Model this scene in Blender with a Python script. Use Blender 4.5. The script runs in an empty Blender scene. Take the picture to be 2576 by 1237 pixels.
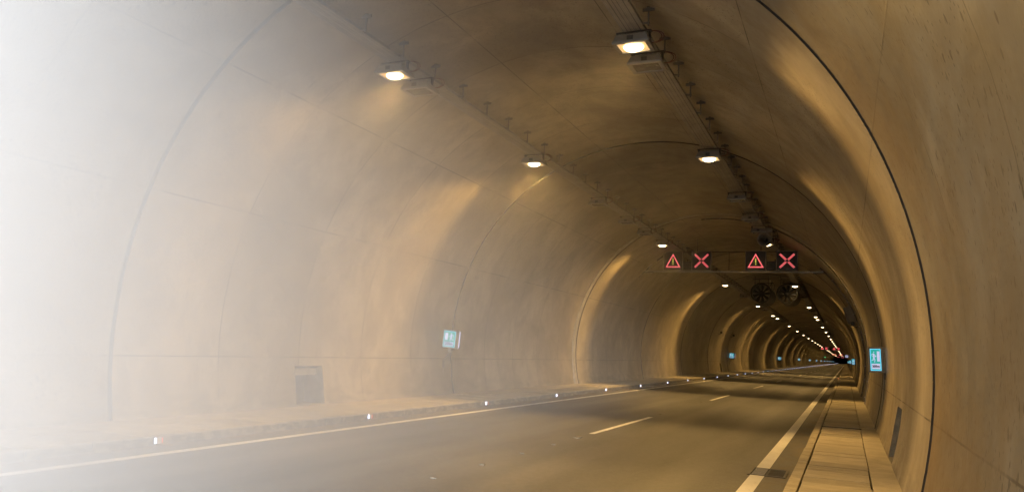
import bpy, bmesh, math, random
from mathutils import Vector, Matrix
random.seed(7)
PI = math.pi
R_ = math.radians
scn = bpy.context.scene
col = scn.collection

# ------------------------------------------------------------------ camera
cam_d = bpy.data.cameras.new("camera")
cam_d.sensor_width = 36.0
cam_d.lens = 1879.925 / 2576 * 36
cam_d.clip_start = 0.05
cam_d.clip_end = 6000
cam = bpy.data.objects.new("camera", cam_d)
col.objects.link(cam)
yaw, pitch, roll = 0.423406, 0.132135, 0.0500815
f = Vector((-math.sin(yaw)*math.cos(pitch), math.cos(yaw)*math.cos(pitch), math.sin(pitch)))
r = Vector((math.cos(yaw), math.sin(yaw), 0)); u = r.cross(f)
r2 = r*math.cos(roll) + u*math.sin(roll); u2 = -r*math.sin(roll) + u*math.cos(roll)
CAM = Vector((4.9195, 0.0, 1.7247))
cam.matrix_world = Matrix(((r2.x, u2.x, -f.x, CAM.x), (r2.y, u2.y, -f.y, CAM.y), (r2.z, u2.z, -f.z, CAM.z), (0, 0, 0, 1)))
scn.camera = cam

# ------------------------------------------------------------------ world, sun, exposure
SUN_EL, SUN_AZ = R_(4), R_(14)      # low sun added through a made-up tunnel mouth behind the camera
LAMP_POWER = 210.0
LAMP_COL = (1.0, 0.59, 0.18)
scn.view_settings.view_transform = 'Standard'
scn.view_settings.look = 'None'
scn.view_settings.gamma = 1.0
scn.view_settings.exposure = 2.4
EXF = 2**2.4
w = bpy.data.worlds.new("World"); scn.world = w; w.use_nodes = True
nt = w.node_tree; nt.nodes.clear()
sky = nt.nodes.new("ShaderNodeTexSky"); sky.sky_type = 'NISHITA'; sky.sun_disc = False
sky.sun_elevation = R_(25); sky.sun_rotation = PI - SUN_AZ
bg = nt.nodes.new("ShaderNodeBackground"); bg.inputs[1].default_value = 0.06
wo = nt.nodes.new("ShaderNodeOutputWorld")
nt.links.new(sky.outputs[0], bg.inputs[0]); nt.links.new(bg.outputs[0], wo.inputs[0])
sun_d = bpy.data.lights.new("sun", 'SUN'); sun_d.energy = 3.2; sun_d.angle = R_(10); sun_d.color = (0.90, 0.94, 1.0)
sun = bpy.data.objects.new("sun", sun_d); col.objects.link(sun)
sdir = Vector((-math.sin(SUN_AZ)*math.cos(SUN_EL), math.cos(SUN_AZ)*math.cos(SUN_EL), -math.sin(SUN_EL)))
sun.rotation_euler = sdir.to_track_quat('-Z', 'Y').to_euler()
sun.location = -sdir*60 + Vector((0, 0, 3))
scn.cycles.max_bounces = 10
scn.cycles.diffuse_bounces = 6
scn.cycles.glossy_bounces = 3
scn.cycles.transparent_max_bounces = 8
scn.cycles.volume_bounces = 2
scn.cycles.sample_clamp_indirect = 4.0

# ------------------------------------------------------------------ helpers
class MB:
    def __init__(s): s.v = []; s.f = []; s.mi = []; s.uv = []; s.sm = []
    def face(s, pts, m=0, uv=None, smooth=False):
        b = len(s.v); s.v += [tuple(p) for p in pts]; s.f.append(list(range(b, b+len(pts)))); s.mi.append(m); s.uv.append(uv); s.sm.append(smooth)
    def faces(s, vs, fs, m=0, smooth=False):
        b = len(s.v); s.v += [tuple(p) for p in vs]
        for q in fs: s.f.append([b+i for i in q]); s.mi.append(m); s.uv.append(None); s.sm.append(smooth)
    def box(s, x0, x1, y0, y1, z0, z1, m=0, bev=0.0):
        if bev <= 0:
            vs = [(x, y, z) for z in (z0, z1) for y in (y0, y1) for x in (x0, x1)]
            s.faces(vs, [(0,2,3,1), (4,5,7,6), (0,1,5,4), (2,6,7,3), (0,4,6,2), (1,3,7,5)], m)
            return
        bm = bmesh.new(); bmesh.ops.create_cube(bm, size=1)
        for v in bm.verts:
            v.co = Vector(((x0+x1)/2+v.co.x*(x1-x0), (y0+y1)/2+v.co.y*(y1-y0), (z0+z1)/2+v.co.z*(z1-z0)))
        bmesh.ops.bevel(bm, geom=bm.edges[:], offset=bev, segments=2, affect='EDGES', profile=0.7)
        bm.verts.index_update()
        s.faces([tuple(v.co) for v in bm.verts], [[v.index for v in q.verts] for q in bm.faces], m, False); bm.free()
    def tube(s, pts, rad, n=8, m=0, cap=True, smooth=True):
        pts = [Vector(p) for p in pts]; rings = []
        for i, p in enumerate(pts):
            t = (pts[min(i+1, len(pts)-1)] - pts[max(i-1, 0)]).normalized()
            a = Vector((0, 0, 1)) if abs(t.z) < .9 else Vector((1, 0, 0))
            e1 = t.cross(a).normalized(); e2 = t.cross(e1)
            rr = rad[i] if isinstance(rad, (list, tuple)) else rad
            rings.append([p + e1*rr*math.cos(2*PI*k/n) + e2*rr*math.sin(2*PI*k/n) for k in range(n)])
        vs = [q for g in rings for q in g]; fs = []
        for i in range(len(pts)-1):
            for k in range(n): fs.append((i*n+k, i*n+(k+1) % n, (i+1)*n+(k+1) % n, (i+1)*n+k))
        s.faces(vs, fs, m, smooth)
        if cap: s.faces(rings[0], [list(range(n))[::-1]], m); s.faces(rings[-1], [list(range(n))], m)
    def extrude(s, poly, axis, a0, a1, m=0):
        # poly: list of 2D points; axis 'y' -> poly is (x, z); 'x' -> (y, z); 'z' -> (x, y)
        def P(p, a): return (p[0], a, p[1]) if axis == 'y' else ((a, p[0], p[1]) if axis == 'x' else (p[0], p[1], a))
        n = len(poly); vs = [P(p, a0) for p in poly] + [P(p, a1) for p in poly]
        s.faces(vs, [list(range(n))[::-1], [n+i for i in range(n)]] + [(i, (i+1) % n, n+(i+1) % n, n+i) for i in range(n)], m)
    def mesh(s, name, mats):
        me = bpy.data.meshes.new(name); me.from_pydata(s.v, [], s.f)
        for m in mats: me.materials.append(m)
        me.polygons.foreach_set("material_index", s.mi); me.polygons.foreach_set("use_smooth", s.sm)
        if any(q is not None for q in s.uv):
            ul = me.uv_layers.new(name="UVMap"); k = 0
            for q, fc in zip(s.uv, s.f):
                for j in range(len(fc)):
                    ul.data[k].uv = q[j] if q else (0, 0); k += 1
        me.update(); return me
    def build(s, name, mats, parent=None, loc=None):
        if not isinstance(mats, (list, tuple)): mats = [mats]
        return link(name, s.mesh(name, mats), parent, loc)
def link(name, me, parent=None, loc=None):
    o = bpy.data.objects.new(name, me); col.objects.link(o)
    if parent: o.parent = parent
    if loc: o.location = loc
    return o
def fixn(o):
    bm = bmesh.new(); bm.from_mesh(o.data); bmesh.ops.remove_doubles(bm, verts=bm.verts, dist=1e-5)
    bmesh.ops.recalc_face_normals(bm, faces=bm.faces); bm.to_mesh(o.data); bm.free(); return o
def tag(o, label=None, cat=None, group=None, kind=None):
    if label: o["label"] = label
    if cat: o["category"] = cat
    if group: o["group"] = group
    if kind: o["kind"] = kind
    return o
def thing(name, loc, label, cat, group=None):
    o = bpy.data.objects.new(name, None); col.objects.link(o); o.location = loc; o.empty_display_size = .2
    return tag(o, label, cat, group)
kids = {}
def copy_tree(o, parent=None):
    c = o.copy(); col.objects.link(c)
    if parent: c.parent = parent
    for ch in list(o.children): copy_tree(ch, c)
    return c
ORD = "first second third fourth fifth sixth seventh eighth ninth tenth eleventh twelfth thirteenth fourteenth fifteenth sixteenth".split()

# ------------------------------------------------------------------ materials
class N:
    def __init__(s, name):
        s.m = bpy.data.materials.new(name); s.m.use_nodes = True; s.t = s.m.node_tree
        s.b = s.t.nodes["Principled BSDF"]; s.o = s.t.nodes["Material Output"]
    def n(s, typ, **k):
        x = s.t.nodes.new("ShaderNode"+typ)
        for a, b in k.items(): setattr(x, a, b)
        return x
    def put(s, sock, v):
        if hasattr(v, "is_linked"): s.t.links.new(v, sock)
        else: sock.default_value = v
    def math(s, op, a, b=0.0, c=0.0, clamp=False):
        x = s.n("Math", operation=op); x.use_clamp = clamp
        s.put(x.inputs[0], a); s.put(x.inputs[1], b); s.put(x.inputs[2], c); return x.outputs[0]
    def noise(s, vec, scale, detail=4, rough=.55, dist=0.0):
        x = s.n("TexNoise"); s.put(x.inputs["Vector"], vec); x.inputs["Scale"].default_value = scale
        x.inputs["Detail"].default_value = detail; x.inputs["Roughness"].default_value = rough; x.inputs["Distortion"].default_value = dist
        return x.outputs["Fac"]
    def ramp(s, v, a, b, lo=0.0, hi=1.0):
        x = s.n("MapRange", interpolation_type='SMOOTHSTEP'); s.put(x.inputs[0], v)
        x.inputs[1].default_value = a; x.inputs[2].default_value = b; x.inputs[3].default_value = lo; x.inputs[4].default_value = hi
        return x.outputs[0]
    def mix(s, fac, a, b, mode='MIX'):
        x = s.n("Mix", data_type='RGBA', blend_type=mode); s.put(x.inputs[0], fac)
        for k, v in ((6, a), (7, b)):
            s.put(x.inputs[k], v if hasattr(v, "is_linked") else (v[0], v[1], v[2], 1))
        return x.outputs[2]
    def mapv(s, vec, scale=(1, 1, 1), loc=(0, 0, 0)):
        x = s.n("Mapping"); s.put(x.inputs[0], vec); x.inputs[1].default_value = loc; x.inputs[3].default_value = scale; return x.outputs[0]
    def bump(s, h, strength, dist, prev=None):
        x = s.n("Bump"); s.put(x.inputs["Height"], h); x.inputs["Strength"].default_value = strength; x.inputs["Distance"].default_value = dist
        if prev: s.put(x.inputs["Normal"], prev)
        return x.outputs[0]
    def obj(s): return s.n("TexCoord").outputs["Object"]
def simple(name, c, rough=.6, metal=0.0, var=.15, scale=6, spec=.5):
    g = N(name); t = g.noise(g.obj(), scale, 4, .6)
    k = g.ramp(t, .3, .7)
    g.put(g.b.inputs["Base Color"], g.mix(k, [x*(1-var) for x in c], [min(1, x*(1+var)) for x in c]))
    g.put(g.b.inputs["Roughness"], g.ramp(t, .3, .7, max(0, rough-.08), min(1, rough+.1)))
    g.b.inputs["Metallic"].default_value = metal; g.b.inputs["Specular IOR Level"].default_value = spec
    return g.m
def emit(name, c, st):
    g = N(name); g.b.inputs["Base Color"].default_value = (*[x*.5 for x in c], 1)
    g.b.inputs["Emission Color"].default_value = (*c, 1); g.b.inputs["Emission Strength"].default_value = st/EXF
    g.b.inputs["Roughness"].default_value = .35
    return g.m

TR, TX, TZ = 6.115, -0.36, 1.702           # tunnel circle
YA, BL = 8.94, 12.05                       # first joint, block length
DEG = TR*PI/180
def concrete():
    g = N("tunnel_concrete")
    uv = g.n("UVMap").outputs[0]
    sep = g.n("SeparateXYZ"); g.put(sep.inputs[0], uv); Y, S = sep.outputs[0], sep.outputs[1]
    # blotches, vertical (round the arc) streaks
    big = g.noise(g.mapv(uv, (1, 1, 1)), .35, 5, .6, .4)
    mid = g.noise(g.mapv(uv, (1, .6, 1)), 1.6, 8, .68, .5)
    streak = g.noise(g.mapv(uv, (.7, .6, 1), (3, 7, 0)), 1.6, 5, .6, .15)
    fine = g.noise(uv, 22, 4, .7)
    a = g.mix(g.ramp(big, .35, .65), (.27, .23, .155), (.44, .385, .275))
    a = g.mix(g.math('MULTIPLY', g.ramp(mid, .42, .64), .6), a, (.25, .215, .15))
    a = g.mix(g.math('MULTIPLY', g.ramp(streak, .45, .72), .2), a, (.50, .45, .335))
    a = g.mix(g.math('MULTIPLY', g.ramp(fine, .5, .75), .22), a, (.2, .18, .15))
    # each block cast from its own batch
    blk = g.math('FLOOR', g.math('DIVIDE', g.math('SUBTRACT', Y, YA), BL))
    wn = g.n("TexWhiteNoise", noise_dimensions='1D'); g.put(wn.inputs["W"], blk)
    pan = g.math('FLOOR', g.math('DIVIDE', g.math('SUBTRACT', Y, YA), BL/5))
    wn2 = g.n("TexWhiteNoise", noise_dimensions='1D'); g.put(wn2.inputs["W"], pan)
    tone = g.math('ADD', g.ramp(wn.outputs[0], 0, 1, .84, 1.06), g.ramp(wn2.outputs[0], 0, 1, -.05, .05))
    hsv = g.n("HueSaturation"); g.put(hsv.inputs["Value"], tone); g.put(hsv.inputs["Color"], a); a = hsv.outputs[0]
    # formwork seams
    fy = g.math('ABSOLUTE', g.math('SUBTRACT', g.math('FRACT', g.math('ADD', g.math('DIVIDE', g.math('SUBTRACT', Y, YA), BL/5), .5)), .5))
    wob = g.math('MULTIPLY', g.math('SUBTRACT', g.noise(uv, 5, 3), .5), .004)
    sy = g.ramp(g.math('ADD', g.math('MULTIPLY', fy, BL/5), wob), .004, .013, 1, 0)
    seams = sy
    for th in (-5.2, 24.5, 49.2, 77.0, 103, 133.0, 157.0, 184.5):
        d = g.math('ABSOLUTE', g.math('SUBTRACT', S, (90-th)*DEG))
        seams = g.math('MAXIMUM', seams, g.ramp(g.math('ADD', d, wob), .004, .015, 1, 0))
    brk = g.ramp(g.noise(uv, .9, 3), .35, .6, .25, 1)
    sm = g.math('MULTIPLY', seams, brk)
    a = g.mix(g.math('MULTIPLY', sm, .9), a, (.035, .03, .024))
    # leaking grime just under long seams
    # pinholes: short dark drips
    def holes(sc, sx, thr, reg_sc, r0, r1):
        v = g.n("TexVoronoi", feature='F1', voronoi_dimensions='2D'); g.put(v.inputs["Vector"], g.mapv(uv, (sx, 1, 1))); v.inputs["Scale"].default_value = sc
        v.inputs["Randomness"].default_value = 1
        sepc = g.n("SeparateColor"); g.put(sepc.inputs[0], v.outputs["Color"])
        rnd = g.math('GREATER_THAN', sepc.outputs[0], .72)
        m = g.ramp(v.outputs["Distance"], thr*.6, thr, 1, 0)
        reg = g.ramp(g.noise(g.mapv(uv, (1, 1, 1), (11, 4, 0)), reg_sc, 3), r0, r1)
        return g.math('MULTIPLY', g.math('MULTIPLY', m, rnd), reg)
    h1 = g.math('MULTIPLY', holes(7, 1.9, .16, .35, .46, .58), g.ramp(S, 0, 3, .25, 1))
    h2 = holes(13, 1.6, .2, .6, .44, .58)
    # larger dark drips where the near wall leaked
    near = g.math('MULTIPLY', g.ramp(Y, 2, 5.0, 1, 1), g.ramp(Y, 8, 9.2, 1, .12))
    h3 = g.math('MULTIPLY', holes(4.6, 2.2, .19, .5, .40, .50), near)
    hh = g.math('MAXIMUM', g.math('MAXIMUM', h1, h2), h3)
    a = g.mix(g.math('MULTIPLY', hh, .95), a, (.03, .027, .025))
    # shade put into the colour: brown blotches darken the near right wall
    right_shade = g.math('MULTIPLY', g.ramp(g.noise(g.mapv(uv, (.4, .5, 1), (2, 9, 0)), 1.0, 6, .6, .3), .30, .62), g.math('MULTIPLY', g.ramp(Y, 8.9, 9.0, 1, .3), g.ramp(S, 1.5, 4.5)))
    a = g.mix(g.math('MULTIPLY', right_shade, .7), a, (.22, .145, .06))
    # grime at the foot
    foot = g.math('MULTIPLY', g.ramp(g.math('ABSOLUTE', S), (90+8)*DEG, (90+15.5)*DEG), g.ramp(g.noise(g.mapv(uv, (.5, 1.5, 1)), 3, 5, .65), .42, .62))
    a = g.mix(g.math('MULTIPLY', foot, .55), a, (.13, .115, .085))
    # soot marks on the crown
    soot = g.math('MULTIPLY', g.ramp(g.math('ABSOLUTE', S), 0, 60*DEG, 1, 0), g.ramp(g.noise(g.mapv(uv, (.6, 1, 1), (5, 2, 0)), .8, 6, .65, .6), .42, .68))
    a = g.mix(g.math('MULTIPLY', soot, .45), a, (.17, .15, .12))
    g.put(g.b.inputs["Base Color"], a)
    gl = g.noise(g.mapv(uv, (.8, .8, 1), (1, 3, 0)), 2.0, 6, .66, .2)
    g.put(g.b.inputs["Roughness"], g.ramp(gl, .40, .62, .62, .47))
    g.b.inputs["Specular IOR Level"].default_value = .5
    b1 = g.bump(g.math('SUBTRACT', big, g.math('MULTIPLY', sm, .04)), .5, .05)
    b2 = g.bump(mid, .35, .02, b1)
    b3 = g.bump(g.math('SUBTRACT', streak, g.math('MULTIPLY', hh, .6)), .2, .01, b2)
    g.put(g.b.inputs["Normal"], g.bump(fine, .25, .004, b3))
    return g.m
M = {}
M['concrete'] = concrete()
M['joint'] = simple("joint_seal", (.035, .03, .025), .7)
def rough_conc(name, c, c2, sc=3.0, bumpd=.01, rough=.8):
    g = N(name); p = g.obj()
    a = g.noise(p, sc, 6, .65, .3); b = g.noise(p, sc*9, 4, .7); d = g.noise(p, sc*.3, 3)
    x = g.mix(g.ramp(a, .35, .65), c, c2); x = g.mix(g.math('MULTIPLY', g.ramp(b, .52, .75), .4), x, [q*.4 for q in c])
    x = g.mix(g.math('MULTIPLY', g.ramp(d, .45, .7), .35), x, [q*.6 for q in c2])
    g.put(g.b.inputs["Base Color"], x); g.put(g.b.inputs["Roughness"], g.ramp(a, .3, .7, rough-.12, rough+.05))
    g.put(g.b.inputs["Normal"], g.bump(b, .4, bumpd*.4, g.bump(a, .5, bumpd)))
    return g.m
M['repair'] = rough_conc("repair_mortar", (.30, .27, .22), (.44, .41, .35), 5, .03)
def kerb_mat():
    g = N("kerb_concrete"); p = g.obj(); sep = g.n("SeparateXYZ"); g.put(sep.inputs[0], p); Z = sep.outputs[2]
    a = g.noise(p, 4, 6, .65, .3); b = g.noise(p, 34, 4, .7)
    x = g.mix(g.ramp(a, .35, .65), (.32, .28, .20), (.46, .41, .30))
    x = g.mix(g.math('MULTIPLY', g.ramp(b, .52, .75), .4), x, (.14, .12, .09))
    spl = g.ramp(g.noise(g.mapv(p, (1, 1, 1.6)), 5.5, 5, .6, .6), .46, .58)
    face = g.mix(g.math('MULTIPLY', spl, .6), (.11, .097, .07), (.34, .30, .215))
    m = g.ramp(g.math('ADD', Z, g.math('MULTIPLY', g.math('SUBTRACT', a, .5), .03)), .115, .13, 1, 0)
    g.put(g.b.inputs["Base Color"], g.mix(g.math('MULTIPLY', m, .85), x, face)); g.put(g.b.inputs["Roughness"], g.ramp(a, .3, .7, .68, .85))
    g.put(g.b.inputs["Normal"], g.bump(b, .4, .006, g.bump(a, .5, .015)))
    return g.m
M['kerb'] = kerb_mat()
M['niche'] = rough_conc("niche_shade_concrete", (.17, .15, .11), (.28, .245, .18), 5, .02)  # darker than the lining, so the recess shade sits in the colour
M['walk'] = rough_conc("walkway_concrete", (.37, .325, .23), (.50, .445, .33), 2.2, .008)
M['gap_shade'] = simple("gap_shade_black", (.012, .011, .01), .9)  # near-black standing for the shade inside grate and slab gaps
def slab_mat():
    g = N("slab_concrete"); p = g.obj(); uvn = g.n("UVMap").outputs[0]
    wn = g.n("TexWhiteNoise", noise_dimensions='2D'); g.put(wn.inputs["Vector"], uvn)
    a = g.noise(g.mapv(p, (1, 4, 1)), 2.5, 6, .65, .3); b = g.noise(p, 30, 4, .7)
    x = g.mix(g.ramp(a, .35, .68), (.38, .335, .24), (.52, .465, .35))
    x = g.mix(g.math('MULTIPLY', g.ramp(b, .5, .8), .3), x, (.2, .18, .14))
    st = g.noise(g.mapv(p, (.8, 12, 1)), 2, 4, .6)
    x = g.mix(g.math('MULTIPLY', g.ramp(st, .58, .75), .5), x, (.2, .17, .12))
    h = g.n("HueSaturation"); g.put(h.inputs["Value"], g.ramp(wn.outputs[0], 0, 1, .66, 1.12)); g.put(h.inputs["Color"], x)
    g.put(g.b.inputs["Base Color"], h.outputs[0]); g.put(g.b.inputs["Roughness"], g.ramp(a, .3, .7, .6, .8))
    g.put(g.b.inputs["Normal"], g.bump(b, .35, .004, g.bump(a, .4, .01)))
    return g.m
M['slab'] = slab_mat()
def asphalt():
    g = N("asphalt"); p = g.obj()
    sep = g.n("SeparateXYZ"); g.put(sep.inputs[0], p); X = sep.outputs[0]
    big = g.noise(g.mapv(p, (1, .22, 1)), .8, 6, .6, .3); grit = g.noise(p, 48, 4, .85); mid = g.noise(p, 9, 5, .7)
    a = g.mix(g.ramp(big, .35, .65), (.056, .057, .058), (.096, .097, .097))
    v = g.n("TexVoronoi", feature='F1'); g.put(v.inputs["Vector"], p); v.inputs["Scale"].default_value = 70
    sc = g.n("SeparateColor"); g.put(sc.inputs[0], v.outputs["Color"])
    a = g.mix(g.math('MULTIPLY', g.ramp(sc.outputs[0], .75, 1), .5), a, (.16, .15, .13))
    a = g.mix(g.math('MULTIPLY', g.ramp(grit, .48, .66), .6), a, (.022, .022, .022))
    # polished wheel tracks
    def track(x0): return g.ramp(g.math('ABSOLUTE', g.math('SUBTRACT', X, x0)), .1, .5, 1, 0)
    tr = g.math('MAXIMUM', g.math('MAXIMUM', track(-2.7), track(-1.0)), g.math('MAXIMUM', track(1.0), track(2.7)))
    a = g.mix(g.math('MULTIPLY', tr, .25), a, (.115, .108, .098))
    # dust and dried mud towards the edges
    ed = g.ramp(g.math('ABSOLUTE', X), 3.55, 4.3)
    mud = g.math('MULTIPLY', ed, g.ramp(g.noise(g.mapv(p, (1, .45, 1)), 3, 6, .65, .5), .36, .62))
    a = g.mix(g.math('MULTIPLY', mud, .75), a, (.20, .165, .115))
    g.put(g.b.inputs["Base Color"], a)
    rg = g.math('SUBTRACT', g.ramp(mid, .3, .7, .54, .60), g.math('MULTIPLY', tr, .07))
    g.put(g.b.inputs["Roughness"], g.math('ADD', rg, g.math('MULTIPLY', mud, .3)))
    g.put(g.b.inputs["Normal"], g.bump(grit, .6, .006, g.bump(mid, .3, .004)))
    return g.m
M['asphalt'] = asphalt()
def paint():
    g = N("road_paint"); p = g.obj()
    a = g.noise(p, 14, 6, .75); b = g.noise(g.mapv(p, (1, .3, 1)), 2.2, 5, .6)
    x = g.mix(g.ramp(b, .3, .7), (.62, .61, .58), (.78, .77, .73))
    wear = g.math('MAXIMUM', g.ramp(a, .60, .68), g.math('MULTIPLY', g.ramp(b, .56, .72), .35))
    x = g.mix(g.math('MULTIPLY', wear, .8), x, (.09, .085, .075))
    g.put(g.b.inputs["Base Color"], x); g.b.inputs["Roughness"].default_value = .55
    g.put(g.b.inputs["Normal"], g.bump(a, .4, .004))
    return g.m
M['paint'] = paint()
def perf():
    g = N("perforated_steel"); uv = g.n("UVMap").outputs[0]
    m = g.n("VectorMath", operation='FRACTION'); g.put(m.inputs[0], g.mapv(uv, (1/.032, 1/.032, 1)))
    s2 = g.n("VectorMath", operation='DISTANCE'); g.put(s2.inputs[0], m.outputs[0]); s2.inputs[1].default_value = (.5, .5, 0)
    hole = g.math('LESS_THAN', s2.outputs["Value"], .3)
    g.put(g.b.inputs["Base Color"], g.mix(g.ramp(g.noise(uv, 3, 4), .35, .65), (.30, .285, .25), (.40, .38, .34)))
    g.b.inputs["Metallic"].default_value = .1; g.b.inputs["Roughness"].default_value = .5
    tr = g.n("BsdfTransparent"); mx = g.n("MixShader"); g.put(mx.inputs[0], hole)
    g.t.links.new(g.b.outputs[0], mx.inputs[1]); g.t.links.new(tr.outputs[0], mx.inputs[2]); g.t.links.new(mx.outputs[0], g.o.inputs[0])
    return g.m
M['perf'] = perf()
M['steel'] = simple("galvanised_steel", (.30, .29, .27), .48, .55)
M['dksteel'] = simple("dark_steel", (.07, .065, .06), .5, .4)
M['grey_paint'] = simple("grey_painted_metal", (.22, .20, .17), .5)
M['lamp_body'] = simple("lamp_housing_paint", (.24, .22, .19), .45, .2)
M['dark'] = simple("black_plastic", (.02, .02, .02), .45)
M['panel'] = simple("sign_panel_black", (.022, .016, .018), .4)
M['cable'] = simple("red_brown_cable", (.16, .07, .05), .5)
M['pipe'] = simple("grey_conduit", (.16, .15, .13), .45, .3)
M['glass_off'] = simple("dim_lamp_glass", (.16, .15, .12), .18, 0, .25, 8, .6)
M['lamp_on'] = emit("lit_lamp_glass", (1.0, .74, .40), 14)
M['lamp_on2'] = emit("lit_lamp_reflector", (1.0, .62, .26), .75)
M['led_red'] = emit("red_led", (1.0, .07, .10), 1.6)
M['led_red_far'] = emit("red_led_bright", (1.0, .06, .09), 2.2)
M['led_core'] = emit("red_led_core", (1.0, .46, .42), 1.6)
M['led_yel'] = emit("yellow_led", (.75, .75, .10), .9)
M['led_green'] = emit("green_led", (.1, 1.0, .35), 6)
M['led_amber'] = emit("amber_lamp", (1.0, .7, .2), 5)
M['sg'] = emit("sign_green", (.0, .20, .175), 1.8)
M['sedge'] = emit("sign_edge_glow", (.12, .58, .85), 1.4)
M['sw'] = emit("sign_white", (.62, .64, .92), .8)
M['sblack'] = simple("sign_black", (.01, .01, .02), .5)
M['white_led'] = emit("white_led", (.62, .70, 1.0), 5.5)
M['red_led2'] = emit("red_marker_led", (1.0, .10, .06), 3)
M['marker'] = simple("marker_housing", (.6, .58, .54), .5)
M['reflect'] = simple("white_reflector", (.15, .145, .125), .6)
M['rock'] = rough_conc("soil", (.10, .085, .06), (.17, .14, .10), .5, .1)

# ------------------------------------------------------------------ ground and road
YP, YE = -10.0, 1150.0       # open mouth added behind the camera to admit sun, far end
LK, RK = -4.42, 4.21        # kerb faces
KH = .15
g_ = MB(); g_.face([(-2500, -2500, -.35), (2500, -2500, -.35), (2500, 2500, -.35), (-2500, 2500, -.35)])
tag(g_.build("ground", M['rock']), kind="structure")
g_ = MB()
ys = [-60, YP] + [YP + i*8 for i in range(1, 30)] + [300, 500, 800, YE+2]
for a, b in zip(ys[:-1], ys[1:]):
    g_.face([(LK-.05, a, 0), (RK+.05, a, 0), (RK+.05, b, 0), (LK-.05, b, 0)])
tag(g_.build("road", M['asphalt']), kind="structure")
g_ = MB()
def strip(g, x0, x1, y0, y1, z=.004, step=6.0):
    n = max(1, int((y1-y0)/step)); pr = None
    for i in range(n+1):
        y = y0+(y1-y0)*i/n; wv = random.uniform(-.006, .006)
        cur = ((x0+wv, y, z), (x1+wv, y, z))
        if pr: g.face([pr[0], pr[1], cur[1], cur[0]])
        pr = cur
strip(g_, -3.86, -3.68, YP-40, YE)
tag(g_.build("edge_line", M['paint']), kind="structure")
g_ = MB(); strip(g_, 3.60, 3.80, YP-40, 11.99); strip(g_, 3.60, 3.80, 12.75, YE)
tag(g_.build("edge_line", M['paint']), kind="structure")
g_ = MB(); k = -2
while 15.2+k*15.0 < YE:
    y = 15.2+k*15.0
    strip(g_, .03, .15, y, y+5.2, .004, 2.0)
    k += 1
tag(g_.build("lane_line", M['paint']), kind="structure")

# ------------------------------------------------------------------ tunnel lining
th0, th1 = -19.5, 199.5
NA = 112
niche_z = (.17, 1.03)
def th_of(z, right=True):
    a = math.degrees(math.asin((z-TZ)/TR)); return a if right else 180-a
def P(th, y, R): a = R_(th); return (TX+R*math.cos(a), y, TZ+R*math.sin(a))
ths = set(th0+(th1-th0)*i/NA for i in range(NA+1))
nl = [th_of(niche_z[0], False), th_of(niche_z[1], False)]; nr = [th_of(niche_z[0]), th_of(niche_z[1])]
ths = sorted([t for t in ths if min(abs(t-q) for q in nl+nr) > .5] + nl + nr)
niches = []
y = 13.62
while y < 520: niches.append((y, y+.98)); y += 62.3
joints = []
y = YA
while y < YE: joints.append(y); y += BL
tunnel = thing("tunnel", (0, 0, 0), "long arched concrete road tunnel lining over the two-lane road", "tunnel")
lin = MB(); seal = MB()
prev = YP; ci = 0
random.seed(21)
for j in joints + [YE]:
    y0, y1 = prev, j
    dr0 = random.uniform(-.008, .01)
    ph = random.uniform(0, 6); amp = random.uniform(.002, .006) if y0 > 5 else .003
    yy = [y0+(.035 if y0 > YP else 0)]
    nb = 6 if y0 < 120 else (3 if y0 < 400 else 1)
    q = [y0+(y1-y0)*i/nb for i in range(1, nb)]
    for (a, b) in niches:
        if y0 < a < y1: q = [t for t in q if abs(t-a) > .25 and abs(t-b) > .25] + [a, b]
    yy += sorted(q) + [y1-.035]
    def RR(th, yv): return TR+dr0+amp*math.sin(ph+math.radians(th)*3+yv*.35)
    cols = [[P(t, yv, RR(t, yv)) for t in ths] for yv in yy]
    for i in range(len(yy)-1):
        isn = any(abs(yy[i]-a) < 1e-6 for a, b in niches)
        for k in range(len(ths)-1):
            t0, t1 = ths[k], ths[k+1]
            if isn and ((t0 >= nr[0]-1e-6 and t1 <= nr[1]+1e-6) or (t0 >= nl[1]-1e-6 and t1 <= nl[0]+1e-6)): continue
            s0, s1 = (90-t0)*DEG, (90-t1)*DEG
            lin.face([cols[i][k], cols[i+1][k], cols[i+1][k+1], cols[i][k+1]], 0, [(yy[i], s0), (yy[i+1], s0), (yy[i+1], s1), (yy[i], s1)], True)
    # joint groove
    if j < YE:
        for k in range(len(ths)-1):
            t0, t1 = ths[k], ths[k+1]; Ra, Rb = TR+dr0-.012, TR+.05
            s0, s1 = (90-t0)*DEG, (90-t1)*DEG
            ya, yb = j-.035, j+.035
            seal.face([P(t0, ya, Ra), P(t0, ya, Rb), P(t1, ya, Rb), P(t1, ya, Ra)])
            seal.face([P(t0, ya, Rb), P(t0, yb, Rb), P(t1, yb, Rb), P(t1, ya, Rb)])
            seal.face([P(t0, yb, Rb), P(t0, yb, Ra), P(t1, yb, Ra), P(t1, yb, Rb)])
    prev = j
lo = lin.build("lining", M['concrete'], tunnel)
bm = bmesh.new(); bm.from_mesh(lo.data); bmesh.ops.remove_doubles(bm, verts=bm.verts, dist=1e-5); bm.to_mesh(lo.data); bm.free()
so = seal.build("joint_seal", M['joint'], tunnel)
# earth-side shell so that no light leaks in, and a ring round the added mouth
sh = MB(); RO = TR+.75
oths = [th0-3+(th1-th0+6)*i/48 for i in range(49)]
for k in range(48):
    a, b = oths[k], oths[k+1]
    sh.face([P(a, YP-.02, RO), P(b, YP-.02, RO), P(b, YE+1, RO), P(a, YE+1, RO)])
    sh.face([P(a, YP-.02, TR-.005), P(b, YP-.02, TR-.005), P(b, YP-.02, RO), P(a, YP-.02, RO)])
sh.build("outer_shell", M['walk'], tunnel)
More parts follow.
